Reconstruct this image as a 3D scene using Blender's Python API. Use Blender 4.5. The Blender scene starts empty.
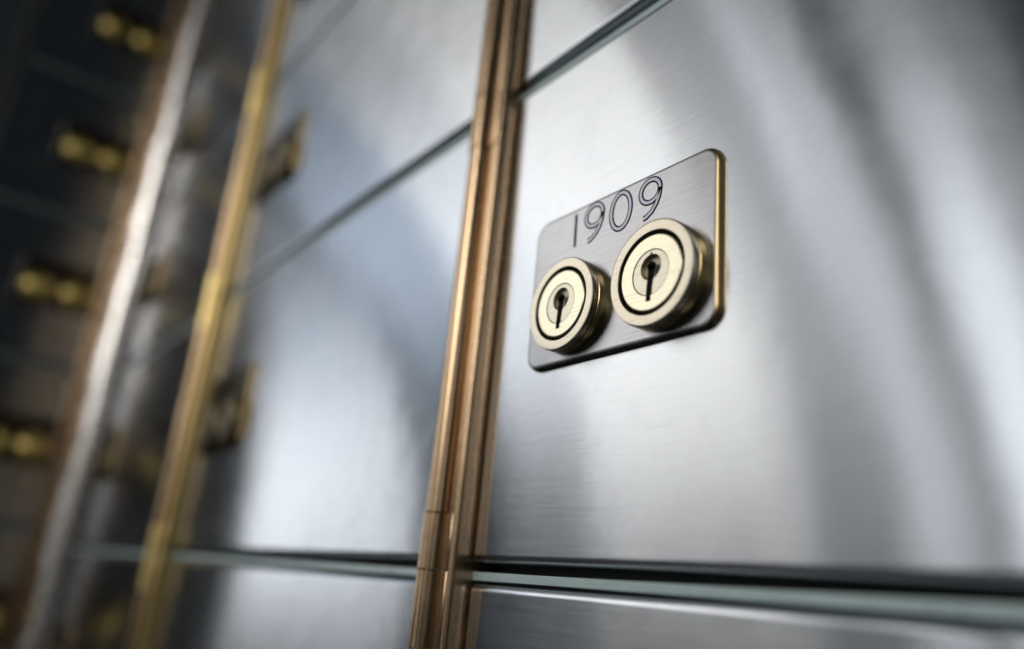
import bpy, bmesh, math, random
from mathutils import Vector, Matrix
random.seed(7)
S = 0.11                      # one modelling unit = 11 cm; everything below is modelled in units and built in metres
scn = bpy.context.scene
COL = scn.collection
PI = math.pi

# ------------------------------------------------------------------ materials
def new_mat(name):
    m = bpy.data.materials.new(name); m.use_nodes = True
    nt = m.node_tree
    b = nt.nodes['Principled BSDF']
    return m, nt, b

def N(nt, kind, **kw):
    n = nt.nodes.new(kind)
    for k, v in kw.items():
        if k in n.inputs: n.inputs[k].default_value = v
        else: setattr(n, k, v)
    return n

def brushed(name, base, dark, rough, aniso, tangent, scale, bump=0.06, cvar=0.5, rvar=0.06, wave=0.0, mottled=0.0, lobes=None, smear=0.0, scratch=0.0):
    """brushed metal: grain runs along X/Y, streaks stretched by `scale` on object coordinates"""
    m, nt, b = new_mat(name)
    L = nt.links.new
    tc = N(nt, 'ShaderNodeTexCoord')
    mp = N(nt, 'ShaderNodeMapping'); mp.inputs['Scale'].default_value = scale
    L(tc.outputs['Object'], mp.inputs['Vector'])
    info = N(nt, 'ShaderNodeObjectInfo')
    off = N(nt, 'ShaderNodeVectorMath', operation='SCALE'); off.inputs[0].default_value = (37, 21, 53)
    L(info.outputs['Random'], off.inputs['Scale'])
    L(off.outputs[0], mp.inputs['Location'])
    n1 = N(nt, 'ShaderNodeTexNoise', Scale=1.0, Detail=6.0, Roughness=0.65)
    L(mp.outputs[0], n1.inputs['Vector'])
    n2 = N(nt, 'ShaderNodeTexNoise', Scale=34.0, Detail=5.0, Roughness=0.6)   # handling marks, patches of wear
    L(tc.outputs['Object'], n2.inputs['Vector'])
    ad = N(nt, 'ShaderNodeMath', operation='MULTIPLY_ADD'); ad.inputs[1].default_value = cvar; ad.inputs[2].default_value = 0.5 - cvar / 2
    L(n1.outputs['Fac'], ad.inputs[0])
    ad2 = N(nt, 'ShaderNodeMath', operation='MULTIPLY_ADD'); ad2.inputs[1].default_value = mottled
    sb = N(nt, 'ShaderNodeMath', operation='SUBTRACT'); sb.inputs[1].default_value = 0.5
    L(n2.outputs['Fac'], sb.inputs[0]); L(sb.outputs[0], ad2.inputs[0]); L(ad.outputs[0], ad2.inputs[2])
    mx = N(nt, 'ShaderNodeMix', data_type='RGBA')
    mx.inputs[6].default_value = (*dark, 1); mx.inputs[7].default_value = (*base, 1)
    L(ad2.outputs[0], mx.inputs[0])
    if scratch:
        for ang, sc in ((0.22, (60, 60, 5200)), (-0.5, (110, 110, 7000))):
            mr = N(nt, 'ShaderNodeMapping'); mr.inputs['Rotation'].default_value = (0, ang, 0); mr.inputs['Scale'].default_value = sc
            L(tc.outputs['Object'], mr.inputs['Vector'])
            ns = N(nt, 'ShaderNodeTexNoise', Scale=1.0, Detail=0.0); L(mr.outputs[0], ns.inputs['Vector'])
            rg = N(nt, 'ShaderNodeMapRange'); rg.inputs['From Min'].default_value = 0.72; rg.inputs['From Max'].default_value = 0.80; rg.inputs['To Max'].default_value = scratch
            L(ns.outputs['Fac'], rg.inputs['Value'])
            m2 = N(nt, 'ShaderNodeMix', data_type='RGBA'); m2.inputs[7].default_value = (*[c * 0.45 for c in dark], 1)
            L(rg.outputs[0], m2.inputs[0]); L(mx.outputs[2], m2.inputs[6]); mx = m2
    L(mx.outputs[2], b.inputs['Base Color'])
    r = N(nt, 'ShaderNodeMath', operation='MULTIPLY_ADD'); r.inputs[1].default_value = rvar; r.inputs[2].default_value = rough - rvar / 2
    L(n1.outputs['Fac'], r.inputs[0])
    r2 = N(nt, 'ShaderNodeMath', operation='MULTIPLY_ADD'); r2.inputs[1].default_value = rvar * 1.4
    L(sb.outputs[0], r2.inputs[0]); L(r.outputs[0], r2.inputs[2]); L(r2.outputs[0], b.inputs['Roughness'])
    b.inputs['Metallic'].default_value = 1.0
    b.inputs['Anisotropic'].default_value = aniso
    if tangent:
        tv = N(nt, 'ShaderNodeCombineXYZ'); 
        for i in range(3): tv.inputs[i].default_value = tangent[i]
        vt = N(nt, 'ShaderNodeVectorTransform', vector_type='VECTOR', convert_from='OBJECT', convert_to='WORLD')
        L(tv.outputs[0], vt.inputs[0]); tv = vt
        L(tv.outputs[0], b.inputs['Tangent'])
    bp = N(nt, 'ShaderNodeBump', Strength=max(bump, 0.0001), Distance=0.0002)
    L(n1.outputs['Fac'], bp.inputs['Height'])
    if wave:
        n3 = N(nt, 'ShaderNodeTexNoise', Scale=42.0, Detail=2.0, Roughness=0.4)          # sheet metal is never quite flat
        L(tc.outputs['Object'], n3.inputs['Vector'])
        bw = N(nt, 'ShaderNodeBump', Strength=wave, Distance=0.0004)
        L(n3.outputs['Fac'], bw.inputs['Height']); L(bp.outputs[0], bw.inputs['Normal'])
        L(bw.outputs[0], b.inputs['Normal'])
    else:
        L(bp.outputs[0], b.inputs['Normal'])
    if lobes:                       # scratched sheet: a sharp-across / wide-along brushed lobe plus a little even scatter
        ra, an, rb, fb = lobes
        g1 = N(nt, 'ShaderNodeBsdfAnisotropic', distribution='GGX'); g2 = N(nt, 'ShaderNodeBsdfAnisotropic', distribution='GGX')
        g1.inputs['Anisotropy'].default_value = an; g2.inputs['Anisotropy'].default_value = 0.0
        rr = N(nt, 'ShaderNodeMath', operation='ADD'); rr.inputs[1].default_value = ra - rough
        L(r2.outputs[0], rr.inputs[0]); L(rr.outputs[0], g1.inputs['Roughness']); g2.inputs['Roughness'].default_value = rb
        L(tv.outputs[0], g1.inputs['Tangent'])
        for g in (g1, g2):
            L(mx.outputs[2], g.inputs['Color'])
            L(b.inputs['Normal'].links[0].from_socket, g.inputs['Normal'])
        ms = N(nt, 'ShaderNodeMixShader')
        n4 = N(nt, 'ShaderNodeTexNoise', Scale=48.0, Detail=4.0, Roughness=0.7, Distortion=0.6)   # greasy hand marks
        L(tc.outputs['Object'], n4.inputs['Vector'])
        sm = N(nt, 'ShaderNodeMapRange'); sm.inputs['From Min'].default_value = 0.50; sm.inputs['From Max'].default_value = 0.72
        sm.inputs['To Min'].default_value = fb; sm.inputs['To Max'].default_value = fb + smear
        L(n4.outputs['Fac'], sm.inputs['Value']); L(sm.outputs[0], ms.inputs[0])
        L(g1.outputs[0], ms.inputs[1]); L(g2.outputs[0], ms.inputs[2])
        L(ms.outputs[0], nt.nodes['Material Output'].inputs['Surface']); nt.nodes.remove(b)
    return m

UP = (1, 0, 0)         # the grain runs along each door's own x axis
STEEL = brushed('brushed_steel', (0.68, 0.705, 0.74), (0.46, 0.483, 0.515), 0.40, 1.0, UP, (26, 26, 1300), bump=0.0, cvar=0.55, rvar=0.05, wave=0.20, mottled=0.5, lobes=(0.203, 0.705, 0.40, 0.02), smear=0.14, scratch=0.22)
NICKEL = brushed('lock_plate_steel', (0.60, 0.60, 0.62), (0.30, 0.30, 0.315), 0.30, 0.7, UP, (60, 60, 1800), bump=0.0, cvar=0.8, rvar=0.08, wave=0.25, mottled=1.2, lobes=(0.24, 0.74, 0.35, 0.03), smear=0.12, scratch=0.35)
BRASS_LIT = brushed('post_lit_brass', (0.95, 0.74, 0.34), (0.66, 0.48, 0.19), 0.31, 0.0, None, (2400, 2400, 40), bump=0.02, cvar=0.6, rvar=0.1, mottled=0.7)  # brighter, yellower post brass; the stronger light is put into its colour
BRASS = brushed('post_brass', (0.70, 0.505, 0.325), (0.27, 0.18, 0.10), 0.27, 0.0, None, (2400, 2400, 40), bump=0.02, cvar=0.7, rvar=0.12, mottled=0.9)
PLATE_EDGE = brushed('plate_edge_brass', (0.66, 0.51, 0.28), (0.28, 0.20, 0.10), 0.32, 0.0, None, (400, 400, 400), bump=0.04, mottled=0.6)
AGED = brushed('lock_shaded_brass', (0.20, 0.155, 0.08), (0.10, 0.078, 0.04), 0.42, 0.0, None, (500, 500, 500), bump=0.02, cvar=0.5, mottled=0.6)  # darkened lock brass; its colour stands in for missing light on the blurred locks
PLATE_SHADE = brushed('shaded_plate', (0.22, 0.20, 0.17), (0.10, 0.09, 0.08), 0.30, 0.7, UP, (90, 90, 2600), bump=0.01, cvar=0.7, rvar=0.08, mottled=0.7, lobes=(0.27, 0.75, 0.35, 0.04))  # near-black colour stands in for dark reflections and edge shade on the plates
LOCK_RING = brushed('lock_ring_brass', (0.66, 0.61, 0.50), (0.38, 0.33, 0.25), 0.28, 0.0, None, (700, 700, 700), bump=0.05, mottled=1.0, scratch=0.35)
LOCK_BODY = brushed('lock_body_brass', (0.74, 0.60, 0.32), (0.42, 0.31, 0.13), 0.26, 0.0, None, (300, 300, 2600), bump=0.06, mottled=0.7)
GOLD = brushed('lock_gold_brass', (0.85, 0.68, 0.25), (0.62, 0.46, 0.14), 0.42, 0.0, None, (500, 500, 500), bump=0.02, cvar=0.5, mottled=0.5)
LOCK_FACE = brushed('lock_face_nickel', (0.78, 0.73, 0.57), (0.52, 0.47, 0.34), 0.27, 0.0, None, (500, 500, 500), bump=0.03, cvar=0.5, mottled=0.9, scratch=0.4)
PLUG = brushed('lock_plug_nickel', (0.64, 0.60, 0.48), (0.42, 0.39, 0.30), 0.30, 0.0, None, (500, 500, 500), bump=0.04, mottled=0.9, scratch=0.4)

POST_NICKEL = brushed('post_nickel', (0.92, 0.91, 0.90), (0.66, 0.60, 0.54), 0.27, 0.0, None, (2400, 2400, 40), bump=0.02, cvar=0.7, rvar=0.1, mottled=0.6)

def plain(name, col, rough, metal=0.0, var=0.25, scale=120.0, spec=0.5):
    m, nt, b = new_mat(name)
    tc = N(nt, 'ShaderNodeTexCoord')
    n1 = N(nt, 'ShaderNodeTexNoise', Scale=scale, Detail=5.0, Roughness=0.65)
    nt.links.new(tc.outputs['Object'], n1.inputs['Vector'])
    mx = N(nt, 'ShaderNodeMix', data_type='RGBA')
    mx.inputs[6].default_value = (*[c * (1 - var) for c in col], 1); mx.inputs[7].default_value = (*[min(1, c * (1 + var)) for c in col], 1)
    nt.links.new(n1.outputs['Fac'], mx.inputs[0]); nt.links.new(mx.outputs[2], b.inputs['Base Color'])
    b.inputs['Roughness'].default_value = rough; b.inputs['Metallic'].default_value = metal
    b.inputs['Specular IOR Level'].default_value = spec
    return m

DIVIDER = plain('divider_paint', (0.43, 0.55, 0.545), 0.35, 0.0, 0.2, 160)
DIVIDER_SHADE = plain('divider_paint_shaded', (0.10, 0.14, 0.14), 0.5, 0.0, 0.25, 160)  # divider paint darkened to carry the shade on the return wall
def chips(m):
    nt = m.node_tree; b = nt.nodes['Principled BSDF']; tc = N(nt, 'ShaderNodeTexCoord')
    mp = N(nt, 'ShaderNodeMapping'); mp.inputs['Scale'].default_value = (130, 400, 700); nt.links.new(tc.outputs['Object'], mp.inputs['Vector'])
    n = N(nt, 'ShaderNodeTexNoise', Scale=1.0, Detail=3.0, Roughness=0.6); nt.links.new(mp.outputs[0], n.inputs['Vector'])
    r = N(nt, 'ShaderNodeMapRange'); r.inputs['From Min'].default_value = 0.63; r.inputs['From Max'].default_value = 0.70; nt.links.new(n.outputs['Fac'], r.inputs['Value'])
    mx = N(nt, 'ShaderNodeMix', data_type='RGBA'); mx.inputs[7].default_value = (0.16, 0.19, 0.19, 1)
    src = b.inputs['Base Color'].links[0].from_socket
    nt.links.new(src, mx.inputs[6]); nt.links.new(r.outputs[0], mx.inputs[0]); nt.links.new(mx.outputs[2], b.inputs['Base Color'])
chips(DIVIDER)
CARCASS = plain('cabinet_dark_steel', (0.03, 0.033, 0.033), 0.6, 0.0)
DARK = plain('keyway_black', (0.004, 0.004, 0.004), 0.7, 0.0, spec=0.1)
RECESS = plain('keyhole_recess', (0.42, 0.37, 0.28), 0.5, 1.0, 0.3, 500)
INK = plain('engraving_dark', (0.004, 0.009, 0.07), 0.6, 0.0, 0.4, 900, 0.2)
GROOVE = plain('engraving_steel', (0.42, 0.42, 0.46), 0.42, 1.0, 0.2, 900)

# ------------------------------------------------------------------ mesh helpers (all in modelling units)
def link(name, bm, mats, parent=None, smooth=True, angle=40):
    bmesh.ops.scale(bm, vec=(S, S, S), verts=bm.verts)
    bmesh.ops.recalc_face_normals(bm, faces=bm.faces)
    me = bpy.data.meshes.new(name); bm.to_mesh(me); bm.free()
    for m in (mats if isinstance(mats, (list, tuple)) else [mats]): me.materials.append(m)
    if smooth:
        me.polygons.foreach_set('use_smooth', [True] * len(me.polygons))
        me.set_sharp_from_angle(angle=math.radians(angle))
    o = bpy.data.objects.new(name, me); COL.objects.link(o)
    if parent: o.parent = parent
    if smooth:                       # keep flat faces flat next to rounded edges
        wn = o.modifiers.new('weighted_normal', 'WEIGHTED_NORMAL'); wn.mode = 'FACE_AREA'; wn.weight = 100; wn.keep_sharp = True
    return o

def empty(name, loc, rz=0.0):
    o = bpy.data.objects.new(name, None); COL.objects.link(o)
    o.location = Vector(loc) * S; o.rotation_euler = (0, 0, rz); o.empty_display_size = 0.01
    return o

def tag(o, label, cat, group=None):
    o['label'] = label; o['category'] = cat
    if group: o['group'] = group
    return o

def box(bm, x0, x1, y0, y1, z0, z1, bevel=0.0, seg=3):
    r = bmesh.ops.create_cube(bm, size=1.0)
    for v in r['verts']:
        v.co = Vector(((x0 + x1) / 2 + v.co.x * (x1 - x0), (y0 + y1) / 2 + v.co.y * (y1 - y0), (z0 + z1) / 2 + v.co.z * (z1 - z0)))
    if bevel:
        es = {e for v in r['verts'] for e in v.link_edges}
        bmesh.ops.bevel(bm, geom=list(es), offset=bevel, segments=seg, profile=0.5, affect='EDGES')
    return bm

def lathe(bm, prof, n=96, c=(0, 0), cap=True, mat=0):
    """profile [(r, y)] turned about the Y axis through (c.x, ., c.z)"""
    rings = []
    for r, y in prof:
        if r < 1e-6: rings.append([bm.verts.new((c[0], y, c[1]))])
        else: rings.append([bm.verts.new((c[0] + r * math.cos(2 * PI * k / n), y, c[1] + r * math.sin(2 * PI * k / n))) for k in range(n)])
    for a, b in zip(rings, rings[1:]):
        for k in range(n):
            k2 = (k + 1) % n
            if len(a) == 1 and len(b) == 1: continue
            if len(a) == 1: f = bm.faces.new((a[0], b[k], b[k2]))
            elif len(b) == 1: f = bm.faces.new((a[k], b[0], a[k2]))
            else: f = bm.faces.new((a[k], b[k], b[k2], a[k2]))
            f.material_index = mat
    return bm

def rounded_outline(x0, x1, z0, z1, r, n=10):
    pts = []
    for cx, cz, a0 in ((x1 - r, z1 - r, 0), (x0 + r, z1 - r, PI / 2), (x0 + r, z0 + r, PI), (x1 - r, z0 + r, 1.5 * PI)):
        for k in range(n + 1):
            a = a0 + k / n * PI / 2
            pts.append((cx + r * math.cos(a), cz + r * math.sin(a)))
    return pts

def stroke(pts, width, y0, y1, bm):
    """a ribbon along pts in the XZ plane, rounded at its ends: front face at y0, back at y1"""
    L, Rr = [], []
    n = len(pts)
    closed = (Vector(pts[0]) - Vector(pts[-1])).length < 1e-6
    for i, p in enumerate(pts):
        a = Vector(pts[i - 1] if i else (pts[-2] if closed else pts[0])); b = Vector(pts[i + 1] if i < n - 1 else (pts[1] if closed else pts[-1]))
        d = (b - a).normalized(); nn = Vector((-d.y, d.x))
        w = width(i / (n - 1)) / 2 if callable(width) else width / 2
        L.append(Vector(p) + nn * w); Rr.append(Vector(p) - nn * w)
    V = lambda q, y: bm.verts.new((q.x, y, q.y))
    lf = [V(q, y0) for q in L]; rf = [V(q, y0) for q in Rr]; lb = [V(q, y1) for q in L]; rb = [V(q, y1) for q in Rr]
    for i in range(n - 1):
        bm.faces.new((lf[i], lf[i + 1], rf[i + 1], rf[i]))
        bm.faces.new((lf[i], lb[i], lb[i + 1], lf[i + 1]))
        bm.faces.new((rf[i], rf[i + 1], rb[i + 1], rb[i]))
    if not closed:
        bm.faces.new((lf[0], rf[0], rb[0], lb[0])); bm.faces.new((lf[-1], lb[-1], rb[-1], rf[-1]))

# ------------------------------------------------------------------ the door, modelled once per size
PLATE_T = 0.014        # the plate stands this far off the door

def make_lock(parent, cx, cz, R, prot, face=None):
    """round key lock on the plate; y = 0 is the door face, minus is towards the viewer"""
    yp = -PLATE_T; yf = yp - prot
    bm = bmesh.new()
    h = prot
    lathe(bm, [(R * 1.0, yp + 0.004), (R * 1.0, yp - h * 0.44), (R * 0.985, yp - h * 0.475), (R * 0.955, yp - h * 0.485), (R * 0.955, yp - h * 0.52), (R * 0.985, yp - h * 0.53),
               (R * 0.998, yp - h * 0.56), (R * 0.998, yp - h * 0.62)], c=(cx, cz))
    lock = link('lock', bm, LOCK_BODY, parent)
    bm = bmesh.new()
    lathe(bm, [(R * 0.996, yp - h * 0.60), (R * 1.0, yp - h * 0.64), (R * 1.0, yf + h * (0.5 if face else 0.12)), *([(R * 0.965, yf + 0.012), (R * 0.93, yf + 0.005), (R * 0.88, yf + 0.001)] if face else [(R * 0.992, yf + h * 0.03), (R * 0.978, yf + 0.0006), (R * 0.965, yf)]), (R * 0.80, yf + 0.0004), (R * 0.785, yf + 0.002), (R * 0.78, yf + 0.016)], c=(cx, cz))
    link('lock_ring', bm, face or LOCK_RING, lock)
    bm = bmesh.new()
    lathe(bm, [(R * 0.79, yf + 0.0155), (R * 0.69, yf + 0.0152), (R * 0.69, yf + 0.0168)], c=(cx, cz))
    link('ring_groove', bm, DARK, lock)
    # face disc around the plug
    bm = bmesh.new()
    lathe(bm, [(R * 0.722, yf + 0.0158), (R * 0.722, yf + 0.0045), (R * 0.716, yf + 0.0024), (R * 0.704, yf + 0.0014), (R * 0.69, yf + 0.0013), (R * 0.46, yf + 0.0013), (R * 0.438, yf + 0.0014), (R * 0.434, yf + 0.0022), (R * 0.432, yf + 0.006)], c=(cx, cz))
    if face is GOLD:             # return wall lock faces, domed to catch a highlight
        bm.free(); bm = bmesh.new()
        Rs = R * 0.74 / math.sin(math.radians(36))
        lathe(bm, [(Rs * math.sin(math.radians(a)), yf + 0.005 - Rs * (math.cos(math.radians(a)) - math.cos(math.radians(36)))) for a in (36, 32, 28, 24, 20, 16, 12, 8, 4, 0)], n=48, c=(cx, cz))
        link('lock_face', bm, face, lock)
        return lock
    link('lock_face', bm, face or LOCK_FACE, lock)
    # plug with a keyhole cut: disc with the round mouth left open
    hz = cz + R * 0.10; hr = R * 0.245
    bm = bmesh.new()
    n = 96
    o1 = [bm.verts.new((cx + R * 0.418 * math.cos(2 * PI * k / n), yf + 0.0024, cz + R * 0.418 * math.sin(2 * PI * k / n))) for k in range(n)]
    i1 = [bm.verts.new((cx + hr * math.cos(2 * PI * k / n), yf + 0.0024, hz + hr * math.sin(2 * PI * k / n))) for k in range(n)]
    i2 = [bm.verts.new((cx + hr * 0.95 * math.cos(2 * PI * k / n), yf + 0.012, hz + hr * 0.95 * math.sin(2 * PI * k / n))) for k in range(n)]
    ob = [bm.verts.new((cx + R * 0.418 * math.cos(2 * PI * k / n), yf + 0.007, cz + R * 0.418 * math.sin(2 * PI * k / n))) for k in range(n)]
    for k in range(n):
        k2 = (k + 1) % n
        bm.faces.new((o1[k], i1[k], i1[k2], o1[k2])); bm.faces.new((i1[k], i2[k], i2[k2], i1[k2])); bm.faces.new((ob[k], o1[k], o1[k2], ob[k2]))
    link('lock_plug', bm, face or PLUG, lock)
    bm = bmesh.new()
    lathe(bm, [(hr * 0.97, yf + 0.0112), (hr * 0.5, yf + 0.0105), (0, yf + 0.0105)], n=48, c=(cx, hz))
    link('keyhole', bm, RECESS, lock)
    bm = bmesh.new()     # the slot: from the mouth down across plug and face, dark inside
    w = R * 0.052
    pts = [(cx + R * 0.02, hz + hr * 0.12), (cx + R * 0.012, hz - hr * 0.6), (cx - R * 0.02, hz - hr * 1.5), (cx - R * 0.03, cz - R * 0.54)]
    stroke(pts, lambda t: w * (2.9 - 0.9 * min(1, t * 2.2)), yf + 0.0006, yf + 0.004, bm)
    lathe(bm, [(w * 1.7, yf + 0.004), (w * 1.7, yf + 0.0006), (0, yf + 0.0006)], n=24, c=(cx + R * 0.02, hz + hr * 0.05))
    link('key_slot', bm, DARK, lock)
    return lock

def make_plate(parent, cx, cz, face, w=0.494, h=0.328):
    x0, x1, z0, z1 = cx - w / 2, cx + w / 2, cz - h / 2, cz + h / 2
    bm = bmesh.new()
    prof = [(0.0, -0.001), (0.0, -PLATE_T + 0.012), (0.0008, -PLATE_T + 0.0078), (0.0026, -PLATE_T + 0.0042), (0.0052, -PLATE_T + 0.0018), (0.0082, -PLATE_T + 0.0005), (0.0115, -PLATE_T)]
    rings = []
    for ins, y in prof:
        o = 0.009
        pts = rounded_outline(x0 - o + ins, x1 + o - ins, z0 - o + ins, z1 + o - ins, max(0.010, 0.040 - ins))
        rings.append([bm.verts.new((px, y, pz)) for px, pz in pts])
    for i, (a, b) in enumerate(zip(rings, rings[1:])):
        for k in range(len(a)):
            f = bm.faces.new((a[k], a[(k + 1) % len(a)], b[(k + 1) % len(a)], b[k])); f.material_index = 1 if (a[k].co.x - cx) > w * 0.5 - 0.012 and (a[(k + 1) % len(a)].co.x - cx) > w * 0.5 - 0.012 and i < 5 else (2 if i < 4 else 0)  # brass on the right edge; the other edges are coloured dark as shade
    f = bm.faces.new(rings[-1]); f.material_index = 0
    return link('lock_plate', bm, [face, PLATE_EDGE, PLATE_SHADE], parent, angle=60)

def make_door(width, height, plate_x, plate_z, hinge=True, plate_shaded=True, face=None):
    """safe deposit door: origin at the middle of its lower front edge"""
    t = empty('safe_deposit_box', (0, 0, 0))
    bm = box(bmesh.new(), -width / 2, width / 2, 0, 0.07, 0, height, 0.016, 5)
    link('door_panel', bm, STEEL, t, angle=30)
    k = (1 - PLATE_T) / 0.965
    pl = make_plate(t, plate_x, plate_z, PLATE_SHADE if plate_shaded else NICKEL, 0.486 * k, 0.322 * k)
    for qx, qz, qr, prot in ((-1.2326, 0.5935, 0.1030, 0.031), (-0.9747, 0.594, 0.1065, 0.033)):
        yf = 1 - PLATE_T - prot
        make_lock(t, plate_x + qx * yf + 1.0365 * k, plate_z + qz * yf - 0.609 * k, qr * yf, prot, face)
    if hinge:
        bm = bmesh.new()
        knuckle(bm, width / 2 - 0.022, -0.045, 0.0965, height - 0.137, 0.029)
        box(bm, width / 2 - 0.040, width / 2 - 0.006, -0.032, -0.0015, 0.112, height - 0.152, 0.002, 1)
        link('hinge_knuckle', bm, BRASS, t)
    return t, pl

def knuckle(bm, cx, cy, z0, z1, r, n=40):
    prof = [(0, z0), (r * 0.94, z0), (r, z0 + 0.002), (r, z1 - 0.002), (r * 0.94, z1), (0, z1)]
    rings = []
    for rr, z in prof:
        if rr == 0: rings.append([bm.verts.new((cx, cy, z))])
        else: rings.append([bm.verts.new((cx + rr * math.cos(2 * PI * k / n), cy + rr * math.sin(2 * PI * k / n), z)) for k in range(n)])
    for a, b in zip(rings, rings[1:]):
        for k in range(n):
            k2 = (k + 1) % n
            if len(a) == 1: bm.faces.new((a[0], b[k], b[k2]))
            elif len(b) == 1: bm.faces.new((a[k], b[0], a[k2]))
            else: bm.faces.new((a[k], b[k], b[k2], a[k2]))

def dup(root, loc, rz=0.0):
    def rec(o, parent):
        c = o.copy(); COL.objects.link(c)
        if parent: c.parent = parent
        for ch in list(o.children): rec(ch, c)
        return c
    r = rec(root, None); r.location = Vector(loc) * S; r.rotation_euler = (0, 0, rz)
    return r

# ------------------------------------------------------------------ layout of the main wall (front plane y = 1) and the return wall
PITCH_X, PITCH_Z = 2.305, 1.19
POST_R = [-1.46, -1.46 - PITCH_X, -1.46 - 2 * PITCH_X]      # right face of each post
DL = -0.006
DOOR_W = PITCH_X - 0.055
GAP0 = 0.062
DOOR_H = PITCH_Z - GAP0 + 0.0185
def door_x(c): return POST_R[c] + DL + DOOR_W / 2
KP = (1 - PLATE_T) / 0.965
DARGS = (DOOR_W, DOOR_H, -1.0365 * KP + 1.46 - DL - DOOR_W / 2, 0.609 * KP - GAP0)
door0, plate0 = make_door(*DARGS, plate_shaded=False)
door1, _p = make_door(*DARGS, face=AGED)
GRP = 'safe deposit doors of the main wall'
labels = {
    (0, 0): 'brushed steel box door engraved 1909, with two round key locks in sharp focus',
    (0, 1): 'steel box door cut by the top edge, directly above the door engraved 1909',
    (0, -1): 'steel box door cut by the bottom edge, directly below the door engraved 1909',
    (1, 0): 'blurred bright steel door, just across the brass hinge post from the door engraved 1909',
    (1, 1): 'blurred bluish grey steel door above the bright one beside the 1909 door',
    (1, -1): 'steel door cut by the bottom edge, between the golden post and the copper brown post',
    (1, 2): 'sliver of steel door at the very top, touching the golden hinge post',
    (2, 0): 'dark blurred door between white-lit post and golden post, resting on the lowest divider',
    (2, 1): 'dark blurred door between white-lit post and golden post, second above the lowest divider',
    (2, 2): 'dark blurred door between white-lit post and golden post, topmost of its column',
    (2, -1): 'near-black door between white-lit post and golden post, below the lowest divider',
}
for (c, r), lab in labels.items():
    loc = (door_x(c), 1.0, GAP0 + r * PITCH_Z)
    if (c, r) == (0, 0): d = door0; d.location = Vector(loc) * S
    elif (c, r) == (0, 1): d = door1; d.location = Vector(loc) * S
    else: d = dup(door1, loc)
    tag(d, lab, 'door', GRP)

# the number engraved on the sharp plate: dark sunk outline with bare metal in the middle of each stroke
def digit_paths():
    def ell(cx, cz, rx, rz, a0, a1, n=40): return [(cx + rx * math.cos(math.radians(a0 + (a1 - a0) * k / n)), cz + rz * math.sin(math.radians(a0 + (a1 - a0) * k / n))) for k in range(n + 1)]
    one = [[(-1.1563, 0.7615), (-1.1553, 0.70), (-1.1551, 0.6880)]]
    def nine(cx, top):
        r = 0.0235
        bowl = ell(cx, top - r, 0.0245, r, 0, 360)
        tail = [(cx + 0.0245, top - r), (cx + 0.0225, top - 0.040), (cx + 0.016, top - 0.055), (cx + 0.005, top - 0.068), (cx - 0.008, top - 0.0755), (cx - 0.016, top - 0.0765)]
        return [bowl, tail]
    zero = [ell(-1.0238, 0.7247, 0.0262, 0.0385, 0, 360, 56)]
    return [('1', one), ('9', nine(-1.0998, 0.7645)), ('0', zero), ('9', nine(-0.9465, 0.7620))]
for ch, paths in digit_paths():
    bm = bmesh.new()
    yd = -PLATE_T - 0.0005
    ox, oz = -door_x(0), -GAP0
    thin = ch == '1'
    k = KP
    for p in paths:
        stroke([(x * k + ox, z * k + oz) for x, z in p], 0.0080 if thin else 0.0124, yd, -PLATE_T + 0.002, bm)
    g = link('engraved_digit', bm, INK, plate0, smooth=False)
    bm = bmesh.new()
    for p in paths:
        q = [(x * k + ox, z * k + oz) for x, z in p]
        stroke(q, 0.0008 if thin else 0.0058, yd - 0.0004, -PLATE_T + 0.002, bm)
    bm2 = bm
    me = bpy.data.meshes.new('groove'); bmesh.ops.scale(bm2, vec=(S, S, S), verts=bm2.verts); bm2.to_mesh(me); bm2.free()
    # merged into the digit: second material for the bare groove
    b = bmesh.new(); b.from_mesh(g.data); nf = len(b.faces); b.from_mesh(me)
    b.faces.ensure_lookup_table()
    for f in b.faces[nf:]: f.material_index = 1
    b.to_mesh(g.data); b.free(); g.data.materials.append(GROOVE); bpy.data.meshes.remove(me)

lk = [o for o in door0.children if o.name.startswith('lock') and not o.name.startswith('lock_plate')][-1]
qyf = 1 - PLATE_T - 0.033
mx_, mz_, mr = DARGS[2] - 0.9747 * qyf + 1.0365 * KP, DARGS[3] + 0.594 * qyf - 0.609 * KP, 0.1065 * qyf
bm = bmesh.new()
for a, b_ in (((-0.040, 0.31), (0.0, 0.385)), ((0.0, 0.385), (0.042, 0.31)), ((-0.022, 0.335), (0.024, 0.335))):
    stroke([(mx_ + a[0] * mr, mz_ + a[1] * mr), (mx_ + b_[0] * mr, mz_ + b_[1] * mr)], mr * 0.016, qyf - 1 + 0.0020, qyf - 1 + 0.0035, bm)
link('stamped_mark', bm, DARK, lk, smooth=False)

# ------------------------------------------------------------------ cabinet frames: back, dividers
Z0, Z1 = -1.30, 4.86
frame = empty('deposit_box_cabinet', (POST_R[1], 1.0, Z0))
tag(frame, 'main wall cabinet frame with pale green divider strips between its rows of doors', 'cabinet')
def fl(x0, x1, y0, y1, z0, z1, bev=0.0):      # box given in world units, local to the frame
    return box(bmesh.new(), x0 - POST_R[1], x1 - POST_R[1], y0 - 1.0, y1 - 1.0, z0 - Z0, z1 - Z0, bev, 2)
link('back_panel', fl(-6.50, 0.92, 1.075, 1.20, Z0, Z1), CARCASS, frame)
for c in range(3):
    x0 = POST_R[c] - 0.0105; x1 = POST_R[c] + PITCH_X - 0.055 - 0.001
    for r in range(-1, 4):
        if c == 0 and r > 1: continue
        z = r * PITCH_Z
        link('divider', fl(x0, x1, 1.012, 1.040, z + 0.0250, z + 0.0425, 0.002), DIVIDER, frame)
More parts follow.
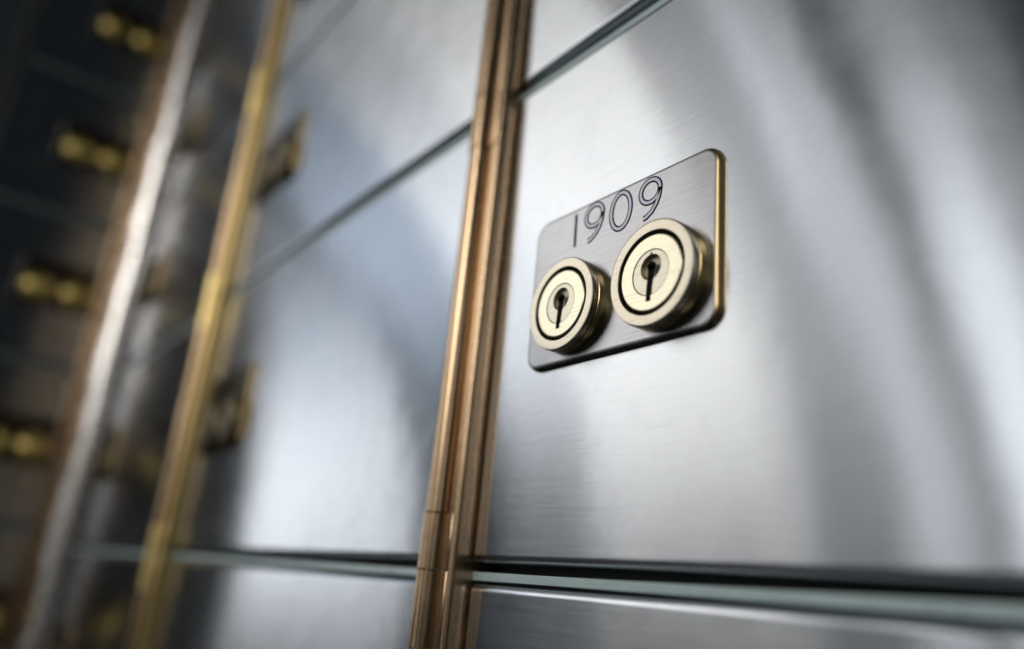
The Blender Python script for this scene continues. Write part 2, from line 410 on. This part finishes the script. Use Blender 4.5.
link('corner_strip', fl(-6.42, POST_R[2] - 0.09, 1.0, 1.08, Z0, Z1, 0.004), CARCASS, frame)

# ------------------------------------------------------------------ brass posts of the main wall with their fixed knuckles
post_labels = ['copper brown hinge post between the door engraved 1909 and the blurred bright door',
               'golden blurred brass hinge post, middle of the three posts along the main wall',
               'silvery white-lit round post in the corner where the dark return wall begins']
def make_post(h, metal, tall=None):
    t = empty('hinge_post', (0, 0, 0))
    bm = box(bmesh.new(), -0.055, -0.011, -0.043, 0.085, 0, h, 0.012, 4)
    link('post_bar', bm, metal, t)
    bm = box(bmesh.new(), -0.075, -0.056, -0.012, 0.085, 0, h, 0.003, 1)
    link('hinge_leaf', bm, metal, t)
    for r in range(-1, 4):
        z = r * PITCH_Z - Z0
        for a, b_ in ((z - 0.1195, z + 0.0375), (z + 0.0385, z + (0.44 if r == tall else 0.158))):
            if a < 0 or b_ > h: continue
            bm = bmesh.new(); knuckle(bm, -0.086, -0.045, a, b_, 0.031)
            box(bm, -0.088, -0.022, -0.0462, -0.014, a, b_, 0.0015, 1)
            link('fixed_knuckle', bm, metal, t)
    return t
for i in range(2):
    p = make_post(Z1 - Z0, (BRASS, BRASS_LIT)[i], (1, None)[i])
    p.location = Vector((POST_R[i], 1.0, Z0)) * S
    tag(p, post_labels[i], 'post', 'brass hinge posts')
# the corner post: a polished round column built up of knuckles
cp = empty('corner_post', (-6.17, 0.955, Z0))
tag(cp, post_labels[2], 'post')
z, k = 0.0, 0
while z < Z1 - Z0 - 0.01:
    hgt = (0.80, 0.39)[k % 2]
    bm = bmesh.new(); knuckle(bm, 0, 0, z, min(z + hgt, Z1 - Z0), (0.102, 0.086)[k % 2])
    link('knuckle', bm, POST_NICKEL, cp); z += hgt + 0.001; k += 1
link('post_bar', box(bmesh.new(), 0.0, 0.105, -0.005, 0.12, 0, Z1 - Z0, 0.01, 3), POST_NICKEL, cp)

# ------------------------------------------------------------------ the return wall on the left: faces +x
RX, RP = -6.35, 1.105
RB = 0.13
RY0, RY1 = -0.13, 0.765
rw, rh = RY1 - RY0 - 0.01, RP - 0.042
rd0, _pl = make_door(rw, rh, 0.512 - (RY0 + RY1) / 2, 0.53 + 0.02, hinge=False, face=GOLD)
rl = {-1: 'almost black door of the return wall, below the lowest divider at the picture bottom',
      0: 'dark return wall door resting on the lowest divider, gold lock dots cut by the edge',
      1: 'dark return wall door with two gold lock dots, at half the picture height',
      2: 'dark return wall door with dull gold lock dots, second from the top',
      3: 'topmost dark return wall door, its two gold lock dots near the top edge'}
for r, lab in rl.items():
    loc = (RX, (RY0 + RY1) / 2, RB + 0.03 + r * RP)
    if r == -1: d = rd0; d.location = Vector(loc) * S; d.rotation_euler = (0, 0, PI / 2)
    else: d = dup(rd0, loc, PI / 2)
    tag(d, lab, 'door', 'safe deposit doors of the dark return wall')
ret = empty('return_cabinet', (RX, (RY0 + RY1) / 2, Z0))
tag(ret, 'dark return wall cabinet standing square to the main wall, with dim teal dividers', 'cabinet')
def rl_box(x0, x1, y0, y1, z0, z1, bev=0.0):
    return box(bmesh.new(), x0 - RX, x1 - RX, y0 - (RY0 + RY1) / 2, y1 - (RY0 + RY1) / 2, z0 - Z0, z1 - Z0, bev, 2)
link('back_panel', rl_box(RX - 0.2, RX - 0.09, RY0 - 0.05, 1.0, Z0, Z1), CARCASS, ret)
link('side_panel', rl_box(RX - 0.088, RX + 0.012, RY0 - 0.06, RY0 - 0.002, Z0, Z1, 0.004), CARCASS, ret)
for r in range(-1, 5):
    z = RB + r * RP
    link('divider', rl_box(RX - 0.085, RX - 0.008, RY0, RY1, z - 0.012, z + 0.03, 0.002), DIVIDER_SHADE, ret)
rp = empty('hinge_post', (RX, 0.80, Z0))
tag(rp, 'dim brown narrow post on the return wall, right beside the white-lit corner post', 'post')
link('post_bar', box(bmesh.new(), -0.08, 0.035, -0.022, 0.05, 0, Z1 - Z0, 0.015, 4), BRASS, rp)
link('hinge_leaf', box(bmesh.new(), -0.08, 0.0, 0.051, 0.12, 0, Z1 - Z0, 0.004, 2), BRASS, rp)

# ------------------------------------------------------------------ light: unseen panels placed to give the metal its reflections and highlights
TGT = Vector((-1.1, 1.0, 0.5)) * S
def lamp(name, th0, th1, ps0, ps1, L, col=(1, 1, 1), roll=0.0, R=5.0):
    """a flat light panel placed far off, out of view; th is its bearing from -x, ps its rise about the x axis (degrees); L is its radiance"""
    th, ps = math.radians((th0 + th1) / 2), math.radians((ps0 + ps1) / 2)
    d = Vector((-math.cos(th), -math.sin(th) * math.cos(ps), math.sin(th) * math.sin(ps)))
    w = 2 * R * math.tan(math.radians(abs(th1 - th0)) / 2); h = 2 * R * math.sin(th) * math.tan(math.radians(ps1 - ps0) / 2)
    ld = bpy.data.lights.new(name, 'AREA'); ld.shape = 'RECTANGLE'; ld.size = w; ld.size_y = h
    ld.energy = L * math.pi * w * h; ld.color = col
    o = bpy.data.objects.new(name, ld); COL.objects.link(o)
    up = Vector((0, math.sin(ps), math.cos(ps))); right = up.cross(d).normalized()
    up = (up * math.cos(math.radians(roll)) + right * math.sin(math.radians(roll))); right = up.cross(d).normalized()
    m = Matrix((right, up, d)).transposed()
    o.matrix_world = Matrix.Translation(TGT + d * R) @ m.to_4x4()
    return o
COOL = (0.965, 0.985, 1.0); WARM = (1.0, 0.975, 0.94); BLUE = (0.75, 0.86, 1.0)
def bank(th0, th1, ps0, ps1, L, col, lean=0.0, n=3):
    """a tall bank of panels stacked one above the other along the same bearing"""
    for k in range(n):
        a, b_ = ps0 + (ps1 - ps0) * k / n, ps0 + (ps1 - ps0) * (k + 1) / n
        o = lean * ((a + b_) / 2 - 20)
        lamp('reflection_panel', th0 + o, th1 + o, a, b_, L, col)  # unseen panels, bearing and strength shaped to the streaks on the steel
bank(14, 29.9, -6, 30, 1.9, COOL)
bank(17, 29.9, 30, 46, 1.1, BLUE, 0.0, 2)
bank(31.6, 37.0, 31, 39, 1.4, BLUE, 0.0, 1)
bank(29.8, 37.0, 39, 56, 1.35, BLUE, 0.0, 2)
bank(36.9, 43, 19, 54, 1.95, COOL)
bank(42.9, 55.0, 10, 55, 2.0, WARM)
bank(54.9, 57.6, 4, 46, 1.2, WARM)
bank(57.9, 62.3, 2, 20, 0.42, COOL, 0.0, 2)
bank(57.5, 62.3, 20, 50, 0.75, COOL, 0.0, 2)
bank(62.4, 66.4, -4, 46, 1.15, COOL, -0.075)
bank(68.4, 72.4, -6, 32, 2.1, COOL, -0.075)
bank(72.6, 75.5, -10, 34, 0.6, COOL, -0.075, 2)
lamp('added_accent_light', 98, 111, 13, 32, 13.0, WARM)  # unseen light added for the white highlights on the round posts
lamp('added_accent_light', 138, 150, 8, 40, 1.5, WARM)  # unseen dim light added to brighten gold lock faces and post sides

w = bpy.data.worlds.new('World'); scn.world = w; w.use_nodes = True
bg = w.node_tree.nodes['Background']; bg.inputs['Color'].default_value = (0.75, 0.9, 1.0, 1); bg.inputs['Strength'].default_value = 0.012

# ------------------------------------------------------------------ camera
cam = bpy.data.cameras.new('camera'); co = bpy.data.objects.new('camera', cam); COL.objects.link(co)
right = (0.60421398, 0.79163216, 0.09079635); up = (0.20348926, -0.26346652, 0.94296209); back = (0.77040092, -0.5512748, -0.3202788)
M = Matrix(((right[0], up[0], back[0], 0), (right[1], up[1], back[1], 0), (right[2], up[2], back[2], 0), (0, 0, 0, 1)))
co.matrix_world = M
cam.sensor_width = 36.0; cam.sensor_fit = 'HORIZONTAL'; cam.lens = 800.73 / 1024 * 36
cam.clip_start = 0.005; cam.clip_end = 100
cam.dof.use_dof = True; cam.dof.focus_distance = 1.52 * S; cam.dof.aperture_fstop = 4.6
scn.camera = co

scn.view_settings.view_transform = 'Standard'; scn.view_settings.look = 'None'
scn.view_settings.exposure = 0; scn.view_settings.gamma = 1
scn.cycles.use_denoising = True
scn.cycles.max_bounces = 8; scn.cycles.glossy_bounces = 6
